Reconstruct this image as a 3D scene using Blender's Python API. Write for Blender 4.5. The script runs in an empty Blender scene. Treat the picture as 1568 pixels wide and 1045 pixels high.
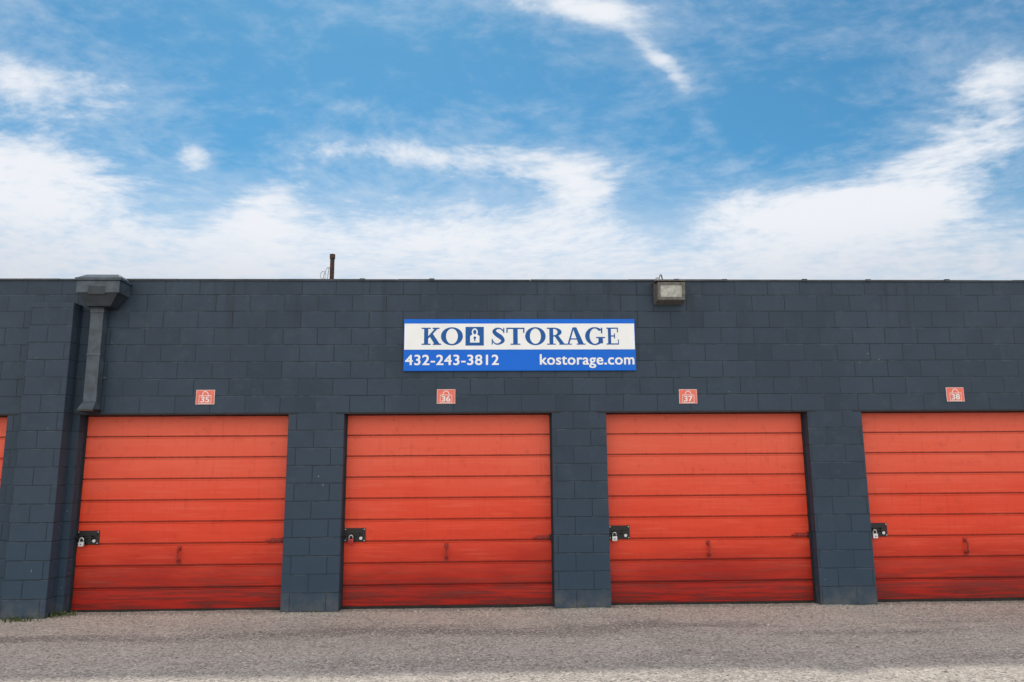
import bpy, math, random
import numpy as np
from mathutils import Vector, Matrix, noise as mnoise
random.seed(7)
scn=bpy.context.scene
scn.view_settings.view_transform='Standard'
try: scn.view_settings.look='None'
except Exception: pass
scn.view_settings.exposure=0
D=8.927
ZC=1.543
TOP=3.83
DOORTOP=2.235

# ------------------------------------------------------------------ helpers
def empty(name,loc):
    o=bpy.data.objects.new(name,None); o.location=loc; o.empty_display_size=.2
    bpy.context.collection.objects.link(o); return o
def mesh_obj(name,verts,faces,mats,parent=None,smooth=False,fm=None,bevel=0):
    me=bpy.data.meshes.new(name); me.from_pydata([tuple(v) for v in verts],[],faces)
    if not isinstance(mats,(list,tuple)): mats=[mats]
    for m in mats: me.materials.append(m)
    if fm:
        for p,i in zip(me.polygons,fm): p.material_index=i
    if smooth:
        for p in me.polygons: p.use_smooth=True
    me.validate(); me.update()
    o=bpy.data.objects.new(name,me); bpy.context.collection.objects.link(o)
    if parent:
        o.parent=parent; o.matrix_parent_inverse=Matrix.Translation(-Vector(parent.location))
    if bevel:
        b=o.modifiers.new("bevel",'BEVEL'); b.width=bevel; b.segments=2; b.limit_method='ANGLE'
    return o
BF=[(0,3,2,1),(4,5,6,7),(0,1,5,4),(1,2,6,5),(2,3,7,6),(3,0,4,7)]
class MB:
    """collects parts into one mesh"""
    def __init__(s): s.v=[];s.f=[];s.m=[]
    def add(s,v,f,m=0):
        n=len(s.v); s.v+= [tuple(a) for a in v]; s.f+=[tuple(i+n for i in q) for q in f]; s.m+=[m]*len(f)
    def box(s,x0,x1,y0,y1,z0,z1,m=0):
        s.add([(x0,y0,z0),(x1,y0,z0),(x1,y1,z0),(x0,y1,z0),(x0,y0,z1),(x1,y0,z1),(x1,y1,z1),(x0,y1,z1)],BF,m)
    def frus(s,b,t,m=0):
        v=[(b[0],b[2],b[4]),(b[1],b[2],b[4]),(b[1],b[3],b[4]),(b[0],b[3],b[4]),(t[0],t[2],t[4]),(t[1],t[2],t[4]),(t[1],t[3],t[4]),(t[0],t[3],t[4])]
        s.add(v,BF,m)
    def tube(s,pts,r,n=10,m=0,closed=False):
        pts=[Vector(p) for p in pts]; rings=[]
        N=len(pts)
        for i,p in enumerate(pts):
            a=pts[(i-1)%N] if (closed or i>0) else p
            b=pts[(i+1)%N] if (closed or i<N-1) else p
            t=(b-a).normalized(); up=Vector((0,0,1)) if abs(t.z)<.9 else Vector((1,0,0))
            u=t.cross(up).normalized(); w=u.cross(t)
            rr=r[i] if isinstance(r,(list,tuple)) else r
            rings.append([p+(u*math.cos(2*math.pi*k/n)+w*math.sin(2*math.pi*k/n))*rr for k in range(n)])
        v=[q for g in rings for q in g]; f=[]
        for i in range(N if closed else N-1):
            j=(i+1)%N
            for k in range(n):
                f.append((i*n+k,i*n+(k+1)%n,j*n+(k+1)%n,j*n+k))
        if not closed:
            f.append(tuple(range(n))[::-1]); f.append(tuple((N-1)*n+k for k in range(n)))
        s.add(v,f,m)
    def build(s,name,mats,parent=None,smooth=False,bevel=0):
        return mesh_obj(name,s.v,s.f,mats,parent,smooth,s.m,bevel)

class NT:
    def __init__(s,t): s.t=t
    def n(s,ty,**k):
        x=s.t.nodes.new(ty)
        for a,b in k.items(): setattr(x,a,b)
        return x
    def set(s,sock,v):
        if isinstance(v,bpy.types.NodeSocket): s.t.links.new(v,sock)
        else: sock.default_value=v
    def m(s,op,a,b=None,c=None,clamp=False):
        x=s.n('ShaderNodeMath',operation=op,use_clamp=clamp); s.set(x.inputs[0],a)
        if b is not None: s.set(x.inputs[1],b)
        if c is not None: s.set(x.inputs[2],c)
        return x.outputs[0]
    def ss(s,v,a,b,o0=0.,o1=1.):
        x=s.n('ShaderNodeMapRange',interpolation_type='SMOOTHSTEP'); s.set(x.inputs[0],v)
        for i,q in enumerate((a,b,o0,o1)): s.set(x.inputs[i+1],q)
        return x.outputs[0]
    def mix(s,f,a,b,bt='MIX'):
        x=s.n('ShaderNodeMix',data_type='RGBA',blend_type=bt); s.set(x.inputs[0],f)
        for i,q in ((6,a),(7,b)):
            s.set(x.inputs[i], q if isinstance(q,bpy.types.NodeSocket) else (q[0],q[1],q[2],1))
        return x.outputs[2]
    def noise(s,vec,scale,detail=4,rough=.5,dist=0.):
        x=s.n('ShaderNodeTexNoise'); 
        if vec is not None: s.set(x.inputs['Vector'],vec)
        x.inputs['Scale'].default_value=scale;x.inputs['Detail'].default_value=detail;x.inputs['Roughness'].default_value=rough;x.inputs['Distortion'].default_value=dist
        return x.outputs[0]
    def vmul(s,v,k):
        x=s.n('ShaderNodeVectorMath',operation='MULTIPLY'); s.set(x.inputs[0],v); x.inputs[1].default_value=k; return x.outputs[0]
    def sep(s,v):
        x=s.n('ShaderNodeSeparateXYZ'); s.set(x.inputs[0],v); return x.outputs
    def comb(s,a,b,c=0.):
        x=s.n('ShaderNodeCombineXYZ'); s.set(x.inputs[0],a);s.set(x.inputs[1],b);s.set(x.inputs[2],c); return x.outputs[0]
    def bump(s,h,dist,strength=1.,nrm=None):
        x=s.n('ShaderNodeBump'); s.set(x.inputs['Height'],h); x.inputs['Distance'].default_value=dist; x.inputs['Strength'].default_value=strength
        if nrm is not None: s.set(x.inputs['Normal'],nrm)
        return x.outputs[0]
def material(name,fn=None,col=(.5,.5,.5),rough=.6,metal=0.,var=.12,spec=.5,vscale=12):
    m=bpy.data.materials.new(name); m.use_nodes=True; t=NT(m.node_tree)
    b=m.node_tree.nodes['Principled BSDF']; b.inputs['Roughness'].default_value=rough; b.inputs['Metallic'].default_value=metal
    b.inputs['Specular IOR Level'].default_value=spec
    pos=t.n('ShaderNodeNewGeometry').outputs['Position']
    if fn: fn(t,b,pos)
    else:
        nz=t.noise(pos,vscale,3,.6)
        f=t.ss(nz,.3,.7)
        c=t.mix(f,[x*(1-var) for x in col],[min(1,x*(1+var)) for x in col])
        t.set(b.inputs['Base Color'],c)
    return m

# ------------------------------------------------------------------ materials
def wall_fn(t,b,pos):
    x,y,z=t.sep(pos)
    v=t.comb(t.m('ADD',x,y),z)
    br=t.n('ShaderNodeTexBrick'); t.set(br.inputs['Vector'],v)
    br.inputs['Scale'].default_value=1; br.inputs['Brick Width'].default_value=.4064; br.inputs['Row Height'].default_value=.20325
    br.inputs['Mortar Size'].default_value=.0048; br.inputs['Mortar Smooth'].default_value=.35; br.inputs['Bias'].default_value=0
    br.inputs['Color1'].default_value=(0,0,0,1);br.inputs['Color2'].default_value=(1,1,1,1);br.inputs['Mortar'].default_value=(.5,.5,.5,1)
    br.offset=.5
    perb=t.sep(br.outputs['Color'])[0]; fac=br.outputs['Fac']
    big=t.noise(pos,.9,3,.6); med=t.noise(pos,7,4,.65); fine=t.noise(pos,85,2,.7)
    streak=t.noise(t.vmul(pos,(7,1,.5)),1.0,3,.65)
    c=t.mix(t.ss(big,.35,.65),(.021,.037,.060),(.031,.052,.079))
    c=t.mix(t.m('MULTIPLY',perb,.45),c,(.041,.064,.095))
    c=t.mix(t.ss(med,.5,.75,0,.45),c,(.048,.072,.102))
    c=t.mix(t.ss(fine,.45,.75,0,.35),c,(.015,.025,.038))
    c=t.mix(t.m('MULTIPLY',t.ss(z,2.6,3.8),t.ss(streak,.52,.72,0,.5)),c,(.014,.019,.027))
    c=t.mix(t.ss(z,1.9,.2,0,.6),c,(.025,.056,.096))
    vis=t.ss(big,.34,.62,.38,1)
    jf=t.m('MULTIPLY',fac,vis)
    c=t.mix(t.m('MULTIPLY',jf,.8),c,(.008,.012,.018))
    k=t.m('FRACT',t.m('DIVIDE',z,.20325)); rg=t.m('MULTIPLY',t.ss(k,.93,.955),t.ss(med,.46,.60))
    c=t.mix(t.m('MULTIPLY',rg,.38),c,(.085,.108,.14))
    sp=t.n('ShaderNodeTexVoronoi'); t.set(sp.inputs['Vector'],pos); sp.inputs['Scale'].default_value=8
    chip=t.m('MULTIPLY',t.ss(sp.outputs['Distance'],.075,.045),t.ss(big,.56,.64))
    c=t.mix(t.m('MULTIPLY',chip,.8),c,(.25,.26,.27))
    dust=t.m('MULTIPLY',t.ss(z,.28,.0),t.ss(med,.3,.7))
    c=t.mix(t.m('MULTIPLY',dust,.35),c,(.20,.18,.15))
    t.set(b.inputs['Base Color'],c)
    b.inputs['Roughness'].default_value=.62
    h=t.m('MULTIPLY_ADD',jf,-1.,t.m('MULTIPLY',fine,.38))
    h=t.m('MULTIPLY_ADD',perb,.15,h)
    t.set(b.inputs['Normal'],t.bump(h,.007,1.))
M_wall=material("painted_concrete_block",wall_fn,spec=.35)

def door_fn(t,b,pos):
    x,y,z=t.sep(pos)
    big=t.noise(t.vmul(pos,(1,1,2.2)),.9,4,.6); streak=t.noise(t.vmul(pos,(1.2,1,24)),1.4,4,.65); drip=t.noise(t.vmul(pos,(22,1,1.2)),1.2,4,.65)
    med=t.noise(pos,9,5,.72)
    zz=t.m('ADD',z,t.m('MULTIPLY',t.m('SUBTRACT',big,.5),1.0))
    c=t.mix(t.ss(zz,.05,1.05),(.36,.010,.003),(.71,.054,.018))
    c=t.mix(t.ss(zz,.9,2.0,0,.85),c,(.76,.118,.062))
    c=t.mix(t.ss(streak,.5,.75,0,.35),c,(.80,.15,.085))
    c=t.mix(t.ss(drip,.54,.8,0,.38),c,(.46,.026,.010))
    c=t.mix(t.ss(med,.53,.8,0,.42),c,(.38,.022,.009))
    k=t.m('FRACT',t.m('DIVIDE',t.m('SUBTRACT',z,.020),.2450))
    seam=t.m('MAXIMUM',t.ss(k,.05,.0),t.ss(k,.97,1.))
    g=t.m('MULTIPLY',seam,t.ss(drip,.35,.65,.6,1))
    c=t.mix(t.m('MULTIPLY',g,.85),c,(.07,.008,.006))
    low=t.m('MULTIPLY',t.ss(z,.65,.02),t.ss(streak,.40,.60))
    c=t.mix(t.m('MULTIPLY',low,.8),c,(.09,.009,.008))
    t.set(b.inputs['Base Color'],c)
    b.inputs['Roughness'].default_value=.46
    t.set(b.inputs['Normal'],t.bump(t.noise(t.vmul(pos,(1,1,3)),2.2,2,.5),.012,.5))
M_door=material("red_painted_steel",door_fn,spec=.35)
M_redhw=material("red_hardware",col=(.28,.020,.010),rough=.45,var=.3,vscale=40)
M_black=material("black_steel",col=(.007,.007,.008),rough=.4,var=.4,vscale=50)
M_dark=material("dark_frame",col=(.012,.014,.018),rough=.7,var=.3)
M_rubber=material("rubber_seal",col=(.02,.018,.016),rough=.9,var=.4,vscale=30)
M_chrome=material("brushed_steel",col=(.70,.70,.71),rough=.35,metal=.6,var=.1,vscale=60)
M_brass=material("red_lock_body",col=(.42,.012,.02),rough=.35,var=.2,vscale=60)
M_gutter=material("painted_sheet_metal",col=(.050,.068,.088),rough=.5,var=.3,vscale=9)
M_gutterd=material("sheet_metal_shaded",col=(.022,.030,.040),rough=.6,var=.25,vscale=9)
M_cope=material("coping_metal",col=(.034,.042,.052),rough=.55,var=.4,vscale=5)
M_signW=material("sign_white",col=(.86,.87,.87),rough=.42,var=.025,vscale=3)
M_signB=material("sign_blue",col=(.001,.135,.66),rough=.42,var=.05,vscale=3,spec=.25)
M_signDB=material("sign_letter_blue",col=(.008,.095,.34),rough=.42,var=.05,vscale=3,spec=.25)
M_coral=material("number_plate_coral",col=(.78,.16,.11),rough=.5,var=.08,vscale=14)
M_platew=material("number_plate_white",col=(.82,.76,.74),rough=.5,var=.06,vscale=30)
M_lamp=material("lamp_housing",col=(.12,.115,.10),rough=.5,var=.3,vscale=20)
M_rust=material("rusty_pipe",col=(.060,.028,.020),rough=.85,var=.5,vscale=30)
M_roof=material("roof_membrane",col=(.35,.34,.32),rough=.85,var=.15,vscale=2)
M_inner=material("storage_interior",col=(.10,.10,.10),rough=.9,var=.2)
M_cable=material("cable",col=(.30,.27,.22),rough=.7,var=.3,vscale=30)
def glass_fn(t,b,pos):
    x,y,z=t.sep(pos)
    nz=t.noise(pos,25,3,.6)
    rib=t.m('SINE',t.m('MULTIPLY',x,420.))
    t.set(b.inputs['Base Color'],t.mix(t.ss(nz,.3,.7),(.30,.30,.27),(.48,.48,.44)))
    t.set(b.inputs['Normal'],t.bump(rib,.003,.5))
M_glass=material("prismatic_lens",glass_fn,rough=.16,spec=.8)

def ground_fn(t,b,pos):
    x,y,z=t.sep(pos)
    n1=t.noise(pos,.4,3,.6); n2=t.noise(pos,2.0,5,.70); n3=t.noise(pos,15,4,.75); n4=t.noise(pos,75,2,.75)
    band=t.noise(t.vmul(pos,(.22,1.6,1)),1.0,5,.65)
    c=t.mix(t.ss(n1,.35,.65),(.41,.375,.335),(.50,.455,.405))
    c=t.mix(t.ss(n2,.38,.68,0,.6),c,(.60,.545,.48))
    c=t.mix(t.ss(n3,.47,.72,0,.55),c,(.24,.22,.198))
    yy=t.m('ADD',y,t.m('MULTIPLY',t.m('SUBTRACT',n1,.5),1.3))
    def strip(c0,w): return t.ss(t.m('ABSOLUTE',t.m('SUBTRACT',yy,c0)),w,w*.2)
    s=t.m('MAXIMUM',strip(7.75,.45),t.m('MULTIPLY',strip(6.5,.35),.5))
    s=t.m('MULTIPLY',s,t.ss(band,.38,.58))
    c=t.mix(t.m('MULTIPLY',s,.72),c,(.18,.162,.148))
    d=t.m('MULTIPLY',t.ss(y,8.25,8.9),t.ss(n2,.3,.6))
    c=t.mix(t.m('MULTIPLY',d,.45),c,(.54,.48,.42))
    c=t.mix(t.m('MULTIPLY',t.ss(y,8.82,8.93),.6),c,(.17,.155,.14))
    vo=t.n('ShaderNodeTexVoronoi'); t.set(vo.inputs['Vector'],pos); vo.inputs['Scale'].default_value=62
    vcol=t.sep(vo.outputs['Color'])[0]
    c=t.mix(t.ss(vcol,.6,1.,0,.7),c,(.76,.71,.64))
    c=t.mix(t.ss(vcol,.38,.0,0,.7),c,(.13,.118,.108))
    c=t.mix(t.ss(n4,.5,.75,0,.45),c,(.20,.18,.165))
    t.set(b.inputs['Base Color'],c)
    h=t.m('MULTIPLY_ADD',n4,.5,n3); h=t.m('MULTIPLY_ADD',vcol,.4,h)
    t.set(b.inputs['Normal'],t.bump(h,.014,.85))
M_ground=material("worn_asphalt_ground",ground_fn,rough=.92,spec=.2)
M_stone=material("loose_stone",col=(.36,.33,.29),rough=.9,var=.65,vscale=25)
M_weed=material("weed_leaves",col=(.07,.10,.03),rough=.7,var=.5,vscale=30)

# ------------------------------------------------------------------ ground (one sheet, finer near the building)
def gh(x,y):
    n=mnoise.noise(Vector((x*.5,y*.5,0)))*.012+mnoise.noise(Vector((x*2.3,y*2.3,3)))*.006+mnoise.noise(Vector((x*6,y*6,5)))*.002
    k=max(0,min(1,(30-abs(x))/10))*max(0,min(1,(20-abs(y))/5))
    return n*k
def axis(lo,hi,a,b,st):
    l=list(np.arange(a,b+1e-6,st)); s=st; p=a
    left=[];
    while p>lo: s*=1.5; p-=s; left.append(max(p,lo))
    right=[]; s=st; p=b
    while p<hi: s*=1.5; p+=s; right.append(min(p,hi))
    return left[::-1]+l+right
gx=axis(-600,600,-12,13,.08); gy=axis(-600,600,1,9.4,.08)
V=[(x,y,gh(x,y)) for y in gy for x in gx]; nx=len(gx)
F=[(j*nx+i,j*nx+i+1,(j+1)*nx+i+1,(j+1)*nx+i) for j in range(len(gy)-1) for i in range(nx-1)]
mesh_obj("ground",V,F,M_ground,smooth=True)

# loose gravel
g=MB()
ico=[(0,0,1),(.9,0,.3),(.25,.85,.3),(-.75,.5,.3),(-.7,-.55,.3),(.3,-.85,.3),(.6,.5,-.5),(-.3,.75,-.5),(-.8,0,-.5),(-.2,-.8,-.5),(.6,-.45,-.5)]
icf=[(0,1,2),(0,2,3),(0,3,4),(0,4,5),(0,5,1),(1,6,2),(2,7,3),(3,8,4),(4,9,5),(5,10,1),(2,6,7),(3,7,8),(4,8,9),(5,9,10),(1,10,6)]
for i in range(9000):
    x=random.uniform(-7,8.2)
    if random.random()<.4: y=D-.02-abs(random.gauss(0,.18))
    else: y=random.uniform(4.6,D-.05)
    s=random.choice([.003,.004,.005,.006,.009])*random.uniform(.8,1.6)
    if random.random()<.012: s*=2
    a=random.uniform(0,6.28); ca,sa=math.cos(a),math.sin(a); fl=random.uniform(.4,.8); st=random.uniform(.8,1.5)
    z=gh(x,y)+s*fl*.3
    g.add([(x+s*(p[0]*st*ca-p[1]*sa),y+s*(p[0]*st*sa+p[1]*ca),z+s*fl*p[2]) for p in ico],icf)
g.build("gravel",[M_stone])

# ------------------------------------------------------------------ storage building
B=empty("storage_building",(0,D,0))
XL,XR=-26.0,26.0
doors=[(-7.92,-5.545),(-4.720,-2.319),(-1.672,.778),(1.424,3.852),(4.514,6.96)]
alld=[(-17.2,-14.77),(-14.1,-11.68),(-11.0,-8.57)]+doors+[(7.60,10.04),(10.69,13.13),(13.78,16.2),(16.87,19.3)]
w=MB(); TH=.22
w.box(XL,XR,D,D+TH,DOORTOP,TOP)
p=XL
for a,b in alld:
    w.box(p,a,D,D+TH,-.3,DOORTOP-.0); p=b
w.box(p,XR,D,D+TH,-.3,DOORTOP)
w.build("front_wall",[M_wall],B)
s=MB()
s.box(XL,XL+.2,D+TH,D+12,-.3,TOP); s.box(XR-.2,XR,D+TH,D+12,-.3,TOP); s.box(XL,XR,D+12,D+12.2,-.3,TOP)
s.build("side_and_rear_walls",[M_wall],B)
r=MB(); r.box(XL+.2,XR-.2,D+TH+.002,D+12,3.45,3.6); r.build("flat_roof",[M_roof],B)
pl=MB(); pl.box(-5.285,-4.80,D-.20,D-.001,-.3,3.52); pl.build("projecting_column",[M_wall],B,bevel=.006)
l=MB()
for a,b in alld: l.box(a-.10,b+.10,D-.004,D+.10,DOORTOP-.012,DOORTOP+.006)
l.build("lintel_edges",[M_dark],B)
cp=MB(); x=XL
while x<XR:
    L=random.choice([.6,1.2,.8,.42,1.0]); e=min(XR,x+L)
    dz=random.uniform(-.003,.004); dy=random.uniform(-.003,.003)
    cp.box(x+.003,e-.003,D-.014+dy,D+.24,TOP+.001,TOP+.022+dz)
    if random.random()<.5: cp.box(e-.03,e+.03,D-.019,D+.2,TOP+.002,TOP+.028+random.uniform(0,.004))
    x=e
cp.build("parapet_coping",[M_cope],B)

YD=D+.16
def make_door(a,b,idx):
    m=MB()
    prof=[]; ph=.245
    prof.append((YD,.02))
    for k in range(10):
        z0=.02+k*ph
        if z0>DOORTOP+.1: break
        prof+= [(YD-.005,z0+.010),(YD-.007,z0+.12),(YD-.005,z0+.215),(YD-.010,z0+.222),(YD-.010,z0+.231),(YD+.020,z0+.232),(YD+.020,z0+.244),(YD-.004,z0+.2445)]
    prof=[q for q in prof if q[1]<DOORTOP+.1]
    nxs=24; vs=[];fs=[]
    for i in range(nxs+1):
        xx=a+.012+(b-a-.024)*i/nxs
        for (yy,zz) in prof:
            vs.append((xx,yy+mnoise.noise(Vector((xx*1.3,zz*1.7,idx)))*.002,zz+mnoise.noise(Vector((xx*.6,zz*3,idx+9)))*.001))
    n=len(prof)
    for i in range(nxs):
        for j in range(n-1): fs.append((i*n+j,(i+1)*n+j,(i+1)*n+j+1,i*n+j+1))
    m.add(vs,fs,0)
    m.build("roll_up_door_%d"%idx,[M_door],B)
    f=MB()
    f.box(a,a+.018,YD-.035,YD+.05,0,DOORTOP,0); f.box(b-.018,b,YD-.035,YD+.05,0,DOORTOP,0)
    f.box(a+.019,b-.019,YD-.004,YD+.05,DOORTOP-.045,DOORTOP-.014,0)
    f.box(a+.02,b-.02,YD-.012,YD+.03,-.05,.026,1)
    f.box(a-.3,b+.3,D+.6,D+.62,-.3,3.4,2)
    f.build("door_frame_%d"%idx,[M_dark,M_rubber,M_inner],B)
    h=MB()
    yf=YD-.009
    cx=(a+b)/2-.02; cz=.62
    pts=[(cx,yf,cz-.072),(cx,yf-.03,cz-.072),(cx,yf-.045,cz-.05),(cx,yf-.045,cz+.05),(cx,yf-.03,cz+.072),(cx,yf,cz+.072)]
    h.tube(pts,.011,8,0); h.box(cx-.022,cx+.022,yf-.004,yf+.01,cz-.10,cz-.045,0); h.box(cx-.022,cx+.022,yf-.004,yf+.01,cz+.045,cz+.10,0)
    rx=b-.03; rz=.775
    h.box(rx-.16,rx-.02,yf-.006,yf+.008,rz-.022,rz+.022,0); h.tube([(rx-.20,yf-.016,rz),(rx+.02,yf-.016,rz)],.009,8,0)
    h.box(rx-.13,rx-.11,yf-.026,yf,rz-.016,rz+.016,0); h.box(rx-.06,rx-.04,yf-.026,yf,rz-.016,rz+.016,0)
    h.tube([(rx-.165,yf-.016,rz),(rx-.17,yf-.05,rz-.03)],.006,6,0)
    h.box(rx-.008,rx+.028,yf-.034,yf-.002,rz-.035,rz+.035,1)
    lx0,lx1=a+.02,a+.262
    z0,z1=.748,.902
    h.box(lx0,lx1,yf-.012,yf+.012,z0,z1,2)
    h.box(lx0+.02,lx1-.02,yf-.020,yf-.0121,z0+.10,z1-.015,2)
    h.tube([(lx0-.03,yf-.036,z0+.075),(lx1-.05,yf-.036,z0+.075)],.011,10,2)
    for q in (.055,.15):
        h.box(lx0+q,lx0+q+.022,yf-.05,yf-.0122,z0+.055,z0+.098,2)
    for qx in (lx0+.012,lx1-.012):
        for qz in (z0+.014,z1-.014):
            h.tube([(qx,yf-.011,qz),(qx,yf-.0165,qz)],.006,8,3)
    h.tube([(lx1-.05,yf-.012,z0+.04),(lx1-.05,yf-.022,z0+.04)],.018,12,3)
    h.build("door_hardware_%d"%idx,[M_redhw,M_dark,M_black,M_chrome],B)
    return lx0,z0,yf
def padlock(x,z,y,mat):
    e=empty("padlock",(x,y,z))
    k=MB(); k.box(x-.031,x+.031,y-.014,y+.014,z-.055,z+.0,0)
    k.build("body",[mat],e,bevel=.006)
    sh=MB(); R=.021
    pts=[(x-R,y,z-.002),(x-R,y,z+.022)]+[(x-R*math.cos(t),y,z+.022+R*math.sin(t)) for t in np.linspace(.3,math.pi-.3,7)]+[(x+R,y,z+.022),(x+R,y,z-.002)]
    sh.tube(pts,.0055,8,0); sh.build("shackle",[M_chrome],e,smooth=True)
    kk=MB(); kk.tube([(x,y-.0135,z-.03),(x,y-.0155,z-.03)],.007,10,0); kk.build("keyway",[M_black],e)
for i,(a,b) in enumerate(alld):
    lx0,z0,yf=make_door(a,b,i+1)
    mat=M_brass if abs(a+1.672)<.01 else M_chrome
    padlock(lx0+.055+.014*(i%3),z0+.035,yf-.052,mat)

# ------------------------------------------------------------------ downspout with collector head
ds=empty("downspout",(-4.57,D-.12,3.0))
k=MB()
hx0,hx1=-4.755,-4.262; y0=D-.27; y1=D-.003
k.box(hx0,hx1,y0,y1,3.62,3.765,0)
k.box(hx0-.018,hx1+.018,y0-.018,y1,3.766,3.800,0)
k.frus((hx0-.005,hx1+.005,y0-.005,D+.05,3.801),(hx0+.05,hx1-.07,y0+.10,D+.12,3.862),0)
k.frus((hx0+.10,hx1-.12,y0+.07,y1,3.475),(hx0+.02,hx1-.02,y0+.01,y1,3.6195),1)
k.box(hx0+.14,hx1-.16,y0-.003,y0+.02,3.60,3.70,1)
k.build("collector_head",[M_gutter,M_gutterd],ds,bevel=.004)
k=MB(); px0,px1=-4.642,-4.492
k.box(px0,px1,D-.125,D-.012,2.36,3.50,0)
k.box(px0-.006,px1+.006,D-.131,D-.011,2.90,2.93,0); k.box(px0-.006,px1+.006,D-.131,D-.011,3.41,3.46,0)
k.box(px0-.03,px1+.03,D-.014,D-.0035,2.64,2.67,0)
k.build("square_pipe",[M_gutter],ds,bevel=.006)
k=MB(); k.frus((px0-.015,px1+.012,D-.20,D-.02,2.275),(px0-.002,px1+.002,D-.13,D-.012,2.3595),0)
k.box(px0-.020,px1+.018,D-.205,D-.018,2.250,2.2745,1)
k.build("outlet_shoe",[M_gutter,M_black],ds,bevel=.003)

# ------------------------------------------------------------------ vent pipe with wire
vp=empty("roof_conduit_pipe",(-1.93,D+.3,3.6))
k=MB(); X=-1.935; Y=D+.3
k.tube([(X,Y,3.59),(X,Y,4.225)],.027,14,0); k.tube([(X,Y,4.195),(X,Y,4.252)],.034,14,0); k.tube([(X,Y,3.59),(X,Y,3.65)],.05,14,0)
k.build("pipe",[M_rust],vp,smooth=False)
k=MB(); pts=[]
for t in np.linspace(0,1,26):
    pts.append((X-.02-.20*t,Y-.03,4.06-.25*t+.05*math.sin(t*9)))
k.tube(pts,.004,6,0)
k.tube([(X-.10+.035*math.cos(t),Y-.04,3.97+.05*math.sin(t)) for t in np.linspace(0,6,18)],.0035,6,0)
k.tube([(X-.04,Y-.02,3.62),(X-.05,Y-.03,3.9),(X-.03,Y-.03,4.08)],.004,6,0)
k.build("loose_wire",[M_cable],vp)

# ------------------------------------------------------------------ wall light
wl=empty("wall_flood_light",(2.25,D-.1,3.65))
k=MB(); x0,x1=2.045,2.405; yb=D-.004; yf=D-.17; zb,zt=3.53,3.785
v=[(x0,yb,zb),(x1,yb,zb),(x1,yb,zt),(x0,yb,zt),(x0+.015,yf,zb+.03),(x1-.015,yf,zb+.03),(x1-.015,yf-.025,zt-.015),(x0+.015,yf-.025,zt-.015)]
k.add(v,[(0,1,2,3),(4,7,6,5),(0,4,5,1),(1,5,6,2),(2,6,7,3),(3,7,4,0)],0)
k.box(x0-.012,x1+.012,yf-.03,yb,zt+.001,zt+.018,0)
k.build("housing",[M_lamp],wl,bevel=.008)
k=MB()
def q(u,vv,o=0):
    return (x0+.015+(x1-x0-.03)*u, yf-.025*vv-o, zb+.03+(zt-zb-.045)*vv)
k.add([q(.0,0,.004),q(1,0,.004),q(1,.16,.004),q(0,.16,.004)],[(0,1,2,3)]); k.add([q(.0,.86,.004),q(1,.86,.004),q(1,1,.004),q(0,1,.004)],[(0,1,2,3)])
k.add([q(.0,.16,.004),q(.1,.16,.004),q(.1,.86,.004),q(0,.86,.004)],[(0,1,2,3)]); k.add([q(.9,.16,.004),q(1,.16,.004),q(1,.86,.004),q(.9,.86,.004)],[(0,1,2,3)])
so=k.build("bezel",[M_lamp],wl); md=so.modifiers.new("s",'SOLIDIFY'); md.thickness=.012; md.offset=1
k=MB(); k.add([q(.1,.16,.002),q(.9,.16,.002),q(.9,.86,.002),q(.1,.86,.002)],[(0,1,2,3)],0); k.build("lens",[M_glass],wl)
k=MB(); k.tube([(2.10,D-.10,3.80),(2.11,D-.10,3.865),(2.135,D-.06,3.905),(2.165,D+.02,3.905),(2.19,D+.08,3.87),(2.20,D+.1,3.84)],.008,8,0)
k.tube([(2.06,D-.05,3.70),(2.05,D-.06,3.79),(2.08,D-.05,3.86),(2.12,D-.0,3.875)],.006,8,0)
k.build("supply_cable",[M_cable],wl,smooth=True)

# ------------------------------------------------------------------ text and glyphs
def text_mesh(name,body,x0,x1,z0,z1,y,mat,parent,bold=.003,spacing=1.0):
    cu=bpy.data.curves.new(name,'FONT'); cu.body=body; cu.size=1; cu.space_character=spacing
    o=bpy.data.objects.new(name+"_tmp",cu); bpy.context.collection.objects.link(o)
    bpy.context.view_layer.update()
    me=bpy.data.meshes.new_from_object(o.evaluated_get(bpy.context.evaluated_depsgraph_get()))
    bpy.data.objects.remove(o)
    xs=[v.co.x for v in me.vertices]; ys=[v.co.y for v in me.vertices]
    ax,bx,ay,by=min(xs),max(xs),min(ys),max(ys)
    vs=[(x0+bold+(v.co.x-ax)/(bx-ax)*(x1-x0-2*bold),z0+bold*.6+(v.co.y-ay)/(by-ay)*(z1-z0-1.2*bold)) for v in me.vertices]
    fs=[tuple(p.vertices) for p in me.polygons]
    k=MB()
    for i,(dx,dz) in enumerate(((0,0),(-1,-.5),(1,-.5),(-1,.5),(1,.5),(-.5,0),(.5,0))):
        k.add([(a+dx*bold,y-i*.0002,c+dz*bold) for a,c in vs],fs)
    return k.build(name,[mat],parent)
def rect(a,b,c,d): return [(a,c),(b,c),(b,d),(a,d)]
def ring(cx,cy,rx,ry,ix,iy,a0=0,a1=360,n=40):
    o=[]
    for i in range(n):
        t0=math.radians(a0+(a1-a0)*i/n); t1=math.radians(a0+(a1-a0)*(i+1)/n)
        o.append([(cx+rx*math.cos(t0),cy+ry*math.sin(t0)),(cx+rx*math.cos(t1),cy+ry*math.sin(t1)),(cx+ix*math.cos(t1),cy+iy*math.sin(t1)),(cx+ix*math.cos(t0),cy+iy*math.sin(t0))])
    return ('strip',o)
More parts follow.
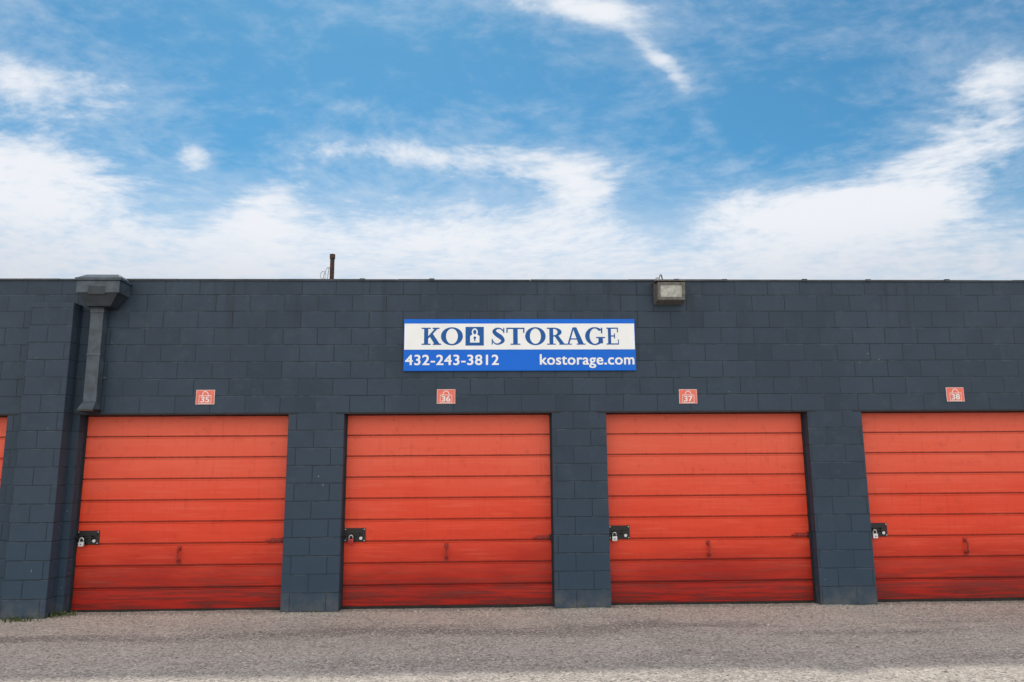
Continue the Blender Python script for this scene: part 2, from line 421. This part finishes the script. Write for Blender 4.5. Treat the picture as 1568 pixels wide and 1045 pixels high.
def stroke(pts,ws,n=8):
    P=[];W=[]
    for i in range(len(pts)-1):
        p0=pts[max(0,i-1)];p1=pts[i];p2=pts[i+1];p3=pts[min(len(pts)-1,i+2)]
        for k in range(n+(1 if i==len(pts)-2 else 0)):
            t=k/n
            P.append(tuple(.5*((2*p1[c])+(-p0[c]+p2[c])*t+(2*p0[c]-5*p1[c]+4*p2[c]-p3[c])*t*t+(-p0[c]+3*p1[c]-3*p2[c]+p3[c])*t**3) for c in (0,1)))
            W.append(ws[i]*(1-t)+ws[i+1]*t)
    Lp=[];Rp=[]
    for i in range(len(P)):
        a=P[max(0,i-1)];b=P[min(len(P)-1,i+1)]; dx,dy=b[0]-a[0],b[1]-a[1]; l=math.hypot(dx,dy) or 1
        Lp.append((P[i][0]-dy/l*W[i]/2,P[i][1]+dx/l*W[i]/2)); Rp.append((P[i][0]+dy/l*W[i]/2,P[i][1]-dx/l*W[i]/2))
    return ('strip',[[Lp[i],Lp[i+1],Rp[i+1],Rp[i]] for i in range(len(P)-1)])
G={
'K':[rect(.14,.37,.06,.94),rect(0,.51,0,.07),rect(0,.51,.93,1),[(.37,.50),(.37,.36),(.90,.94),(.74,.94)],[(.44,.52),(.60,.69),(1.02,.06),(.72,.06)],rect(.62,1.0,.93,1),rect(.64,1.1,0,.07)],
'O':[ring(.5,.5,.5,.53,.27,.45)],
'S':[stroke([(.84,.78),(.66,.93),(.40,.95),(.20,.78),(.42,.58),(.66,.44),(.80,.24),(.56,.06),(.30,.06),(.10,.24)],[.07,.07,.10,.22,.27,.27,.22,.10,.07,.07]),rect(.82,.89,.68,1.0),rect(.05,.12,.02,.34)],
'T':[rect(.38,.62,.05,.93),rect(.02,.98,.92,1),rect(.02,.09,.70,.93),rect(.91,.98,.70,.93),rect(.24,.76,0,.06)],
'R':[rect(.14,.36,.05,.94),rect(0,.5,0,.06),rect(0,.37,.93,1),ring(.38,.74,.46,.26,.23,.19,-90,90,20),[(.42,.52),(.66,.52),(1.0,.05),(.74,.05)],rect(.70,1.08,0,.06),rect(.35,.40,.935,1.0),rect(.35,.40,.48,.55)],
'A':[[(.38,1.02),(.58,1.02),(.95,.05),(.67,.05)],[(.38,1.02),(.46,1.02),(.20,.05),(.11,.05)],rect(.24,.74,.30,.37),rect(0,.33,0,.06),rect(.58,1.05,0,.06)],
'G':[ring(.5,.5,.5,.53,.27,.45,42,318,34),rect(.68,.91,.07,.42),rect(.56,1.02,.38,.45),rect(.82,.89,.66,1.0)],
'E':[rect(.12,.36,.06,.94),rect(0,.92,.93,1),rect(0,.97,0,.07),rect(.36,.66,.47,.54),rect(.84,.92,.72,.93),rect(.90,.97,.06,.30),rect(.60,.67,.36,.65)]}
def glyph(mb,ch,x0,x1,z0,z1,y):
    o=0
    for part in G[ch]:
        quads=part[1] if part[0]=='strip' else [part]
        for qd in quads:
            mb.add([(x0+p[0]*(x1-x0),y-o,z0+p[1]*(z1-z0)) for p in qd],[tuple(range(len(qd)))])
        o+=.0003
# ------------------------------------------------------------------ business sign
YS=D-.028
SC=(YS)/D
def SX(px): return (-.988+(px-619)*.00786)*SC
def SZ(py): return ZC+((3.359-(py-489)*.00804)-ZC)*SC
bs=empty("business_sign",(.4,D-.01,3.05))
k=MB(); k.box(SX(619),SX(974.5),YS,D-.008,SZ(567.5),SZ(489),0); k.build("sign_board",[M_signB],bs,bevel=.002)
k=MB(); k.add([(SX(619.8),YS-.002,SZ(535.5)),(SX(973.4),YS-.002,SZ(535.5)),(SX(973.4),YS-.002,SZ(496)),(SX(619.8),YS-.002,SZ(496))],[(0,1,2,3)]); k.build("white_band",[M_signW],bs)
k=MB(); yl=YS-.0035; zt=SZ(502.3); zb=SZ(528.3)
for ch,a,b in (('K',646,673),('O',675.5,709),('S',752,775),('T',775,804),('O',804.5,836),('R',838,865),('A',866.5,896),('G',897,927),('E',930,949.5)):
    glyph(k,ch,SX(a),SX(b),zb,zt,yl)
k.add([(SX(713),yl,SZ(529.5)),(SX(741),yl,SZ(529.5)),(SX(741),yl,SZ(501)),(SX(713),yl,SZ(501))],[(0,1,2,3)])
k.build("company_lettering",[M_signDB],bs)
k=MB(); yy=yl-.002
cx=SX(727.2); cz=SZ(514)
for qd in ring(cx,cz+.040,.036,.046,.020,.028,0,360,24)[1]: k.add([(p[0],yy,p[1]) for p in qd],[(0,1,2,3)])
k.add([(cx-.056,yy-.0004,cz-.088),(cx+.056,yy-.0004,cz-.088),(cx+.056,yy-.0004,cz-.010),(cx+.036,yy-.0004,cz+.008),(cx-.036,yy-.0004,cz+.008),(cx-.056,yy-.0004,cz-.010)],[(0,1,2,3,4,5)])
k.build("padlock_logo",[M_signW],bs)
k=MB()
for qd in ring(cx,cz-.030,.017,.017,.0001,.0001,0,360,16)[1]: k.add([(p[0],yy-.001,p[1]) for p in qd],[(0,1,2,3)])
k.add([(cx-.008,yy-.0012,cz-.070),(cx+.008,yy-.0012,cz-.070),(cx+.005,yy-.0012,cz-.03),(cx-.005,yy-.0012,cz-.03)],[(0,1,2,3)])
k.build("keyhole",[M_signDB],bs)
text_mesh("phone_lettering","432-243-3812",SX(621.5),SX(764),SZ(559),SZ(543.2),YS-.002,M_signW,bs,.0040,1.08)
text_mesh("website_lettering","kostorage.com",SX(826.5),SX(972),SZ(563.8),SZ(542.7),YS-.002,M_signW,bs,.0040,1.06)

# ------------------------------------------------------------------ unit number plates
for num,cx,cz in (("34",-6.7,2.42),("35",-3.295,2.424),("36",-.477,2.421),("37",2.418,2.411),("38",5.69,2.422)):
    e=empty("unit_number_sign",(cx,D-.01,cz)); hw=.108; hh=.085
    k=MB(); k.box(cx-hw,cx+hw,D-.008,D-.002,cz-hh,cz+hh,0); k.box(cx-hw+.004,cx+hw-.004,D-.0095,D-.0081,cz-hh+.004,cz+hh-.004,1)
    k.build("plate",[M_platew,M_coral],e)
    k=MB(); yy=D-.011
    for qd in ring(cx,cz+.018,.040,.052,.032,.043,0,180,16)[1]: k.add([(p[0],yy,p[1]) for p in qd],[(0,1,2,3)])
    for (a,b,c,d) in ((-.072,.072,.014,.020),(-.072,-.067,-.070,.014),(.067,.072,-.070,.014),(-.072,.072,-.076,-.070)):
        k.add([(cx+a,yy-.0005,cz+c),(cx+b,yy-.0005,cz+c),(cx+b,yy-.0005,cz+d),(cx+a,yy-.0005,cz+d)],[(0,1,2,3)])
    k.build("padlock_outline",[M_platew],e)
    text_mesh("number",num,cx-.052,cx+.052,cz-.062,cz+.006,D-.0118,M_platew,e,.0028)

# ------------------------------------------------------------------ weeds
wd=MB()
for (cx,cy,nb,rad,ht) in ((-5.02,D-.33,60,.10,.07),(-4.80,D-.10,70,.12,.08),(-4.62,D-.04,30,.06,.06),(-5.35,D-.30,30,.1,.05),(-2.0,D-.02,10,.05,.03),(1.1,D-.02,8,.06,.03)):
    for i in range(nb):
        x=cx+random.gauss(0,rad); y=min(D-.005,cy+random.gauss(0,rad*.4)); a=random.uniform(0,6.28); L=ht*random.uniform(.4,1.1); ln=random.uniform(.2,1.1)
        ww=random.uniform(.004,.009); dx,dy=math.cos(a),math.sin(a); z=gh(x,y)
        p0=Vector((x,y,z)); p1=p0+Vector((dx*L*ln*.4,dy*L*ln*.4,L*.6)); p2=p0+Vector((dx*L*ln,dy*L*ln,L*.85)); s=Vector((-dy,dx,0))*ww
        wd.add([p0-s*.5,p0+s*.5,p1+s,p1-s,p2],[(0,1,2,3),(3,2,4)])
wd.build("weeds",[M_weed])

# ------------------------------------------------------------------ light
SEL,SAZ=54.,-12.
sv=Vector((math.sin(math.radians(SAZ))*math.cos(math.radians(SEL)),math.cos(math.radians(SAZ))*math.cos(math.radians(SEL)),math.sin(math.radians(SEL))))
sl=bpy.data.lights.new("sun",'SUN'); sl.energy=2.3; sl.angle=math.radians(2.0); sl.color=(1,.93,.83)
so=bpy.data.objects.new("sun",sl); so.rotation_euler=sv.to_track_quat('Z','Y').to_euler(); so.location=(0,20,30); bpy.context.collection.objects.link(so)

# ------------------------------------------------------------------ world
wo=bpy.data.worlds.new("World"); scn.world=wo; wo.use_nodes=True
try:
    wo.cycles.sampling_method='NONE'
except Exception as ex: print(ex)
t=NT(wo.node_tree); wo.node_tree.nodes.clear()
STR=.1
sky=t.n('ShaderNodeTexSky',sky_type='NISHITA'); sky.sun_disc=False; sky.sun_elevation=math.radians(SEL); sky.sun_rotation=math.radians(SAZ)
sky.air_density=1.0; sky.dust_density=.3; sky.ozone_density=2.0
dr=t.n('ShaderNodeTexCoord').outputs['Generated']
x,y,z=t.sep(dr)
ys=t.m('MAXIMUM',y,.08); u=t.m('DIVIDE',x,ys); wv=t.m('DIVIDE',z,ys)
front=t.ss(y,.1,.45)
def blob(px,py,rx,ry,ang,amp):
    U0=-.695+.00096*px if py<150 else -.672+.00093*px; W0=.68-.00098*py
    a=math.radians(-ang); ca,sa=math.cos(a)/1,math.sin(a)
    du=t.m('SUBTRACT',u,U0); dw=t.m('SUBTRACT',wv,W0)
    p1=t.m('DIVIDE',t.m('MULTIPLY_ADD',du,ca,t.m('MULTIPLY',dw,sa)),rx*.00095)
    p2=t.m('DIVIDE',t.m('MULTIPLY_ADD',dw,ca,t.m('MULTIPLY',du,-sa)),ry*.00098)
    e=t.m('MULTIPLY',t.m('MULTIPLY_ADD',p1,p1,t.m('MULTIPLY',p2,p2)),-1.)
    return t.m('MULTIPLY',t.m('EXPONENT',e),amp)
bl=[(80,140,200,45,10,.26),(20,280,190,70,8,.42),(285,245,36,24,20,.30),(400,325,90,50,-50,.26),(690,250,230,28,4,.28),(870,290,62,42,25,.30),
    (600,110,240,70,0,-.22),(330,200,70,40,0,-.16),(870,12,120,34,8,.36),(985,90,70,20,40,.28),(1050,180,90,18,60,.18),(1200,190,120,70,-10,-.24),(990,335,50,44,10,-.26),
    (1230,325,190,40,-4,.36),(1440,250,190,60,-28,.32),(1500,120,120,38,-15,.26),(700,355,240,35,0,.12),(520,175,80,14,10,.22),(250,330,150,28,0,-.04),(1260,40,90,24,-20,.08)]
tot=None
for q_ in bl:
    g1=blob(*q_); tot=g1 if tot is None else t.m('ADD',tot,g1)
hz=t.ss(wv,.42,.27,0,.30)
tot=t.m('MULTIPLY',t.m('ADD',tot,hz),front)
zz=t.m('ADD',t.m('MAXIMUM',z,0.),.12)
P=t.comb(t.m('DIVIDE',x,zz),t.m('DIVIDE',y,zz))
warp=t.n('ShaderNodeTexNoise'); t.set(warp.inputs['Vector'],P); warp.inputs['Scale'].default_value=1.1; warp.inputs['Detail'].default_value=2
wvv=t.n('ShaderNodeVectorMath',operation='MULTIPLY_ADD'); t.set(wvv.inputs[0],warp.outputs['Color']); wvv.inputs[1].default_value=(.35,.35,0); t.set(wvv.inputs[2],P)
Pw=wvv.outputs[0]
rot=t.n('ShaderNodeMapping'); t.set(rot.inputs[0],Pw); rot.inputs['Rotation'].default_value=(0,0,math.radians(28)); rot.inputs['Scale'].default_value=(1,1.25,1)
na=t.noise(rot.outputs[0],1.5,6,.60)
nb=t.noise(Pw,6.5,6,.62)
nc=t.noise(rot.outputs[0],18,4,.60)
n=t.m('MULTIPLY_ADD',na,.34,t.m('MULTIPLY_ADD',nb,.40,t.m('MULTIPLY',nc,.30)))
den=t.ss(t.m('ADD',n,tot),.56,.93)
thin=t.ss(t.m('MULTIPLY_ADD',tot,.6,n),.42,.80,0,.42)
den=t.m('MAXIMUM',den,thin)
haze=t.ss(wv,.44,.25,0,.58)
den=t.m('ADD',den,t.m('MULTIPLY',t.m('SUBTRACT',1.,den),t.m('MULTIPLY',haze,front)))
low=t.ss(z,.20,.31)
cc=t.mix(low,(.68,.72,.79),(.86,.89,.94))
back=t.ss(y,.25,-.45)
cc=t.mix(back,cc,(1.84,1.76,1.66))  # unseen clouds behind the camera, made extra bright to light the facade
ccs=t.n('ShaderNodeVectorMath',operation='SCALE'); t.set(ccs.inputs[0],cc); ccs.inputs['Scale'].default_value=1/STR
tint=t.mix(1.,sky.outputs[0],(.42,.93,1.03),'MULTIPLY')
den2=t.m('MAXIMUM',den,t.m('MULTIPLY',back,.80))
col=t.mix(den2,tint,ccs.outputs[0])
bg=t.n('ShaderNodeBackground'); t.set(bg.inputs[0],col); bg.inputs[1].default_value=STR
ou=t.n('ShaderNodeOutputWorld'); wo.node_tree.links.new(bg.outputs[0],ou.inputs[0])

# ------------------------------------------------------------------ camera
f,p,psi,r=1151.4,math.radians(9.820),math.radians(1.992),math.radians(-.418)
Fw=Vector((math.sin(psi)*math.cos(p),math.cos(psi)*math.cos(p),math.sin(p))); Ri=Vector((math.cos(psi),-math.sin(psi),0)); Up=Ri.cross(Fw)
R2=Ri*math.cos(r)+Up*math.sin(r); U2=-Ri*math.sin(r)+Up*math.cos(r)
mt=Matrix(((R2.x,U2.x,-Fw.x,0),(R2.y,U2.y,-Fw.y,0),(R2.z,U2.z,-Fw.z,ZC),(0,0,0,1)))
cd=bpy.data.cameras.new("camera"); cd.sensor_width=36; cd.lens=f/1568*36; cd.clip_end=3000; cd.clip_start=.05
co=bpy.data.objects.new("camera",cd); co.matrix_world=mt; bpy.context.collection.objects.link(co); scn.camera=co
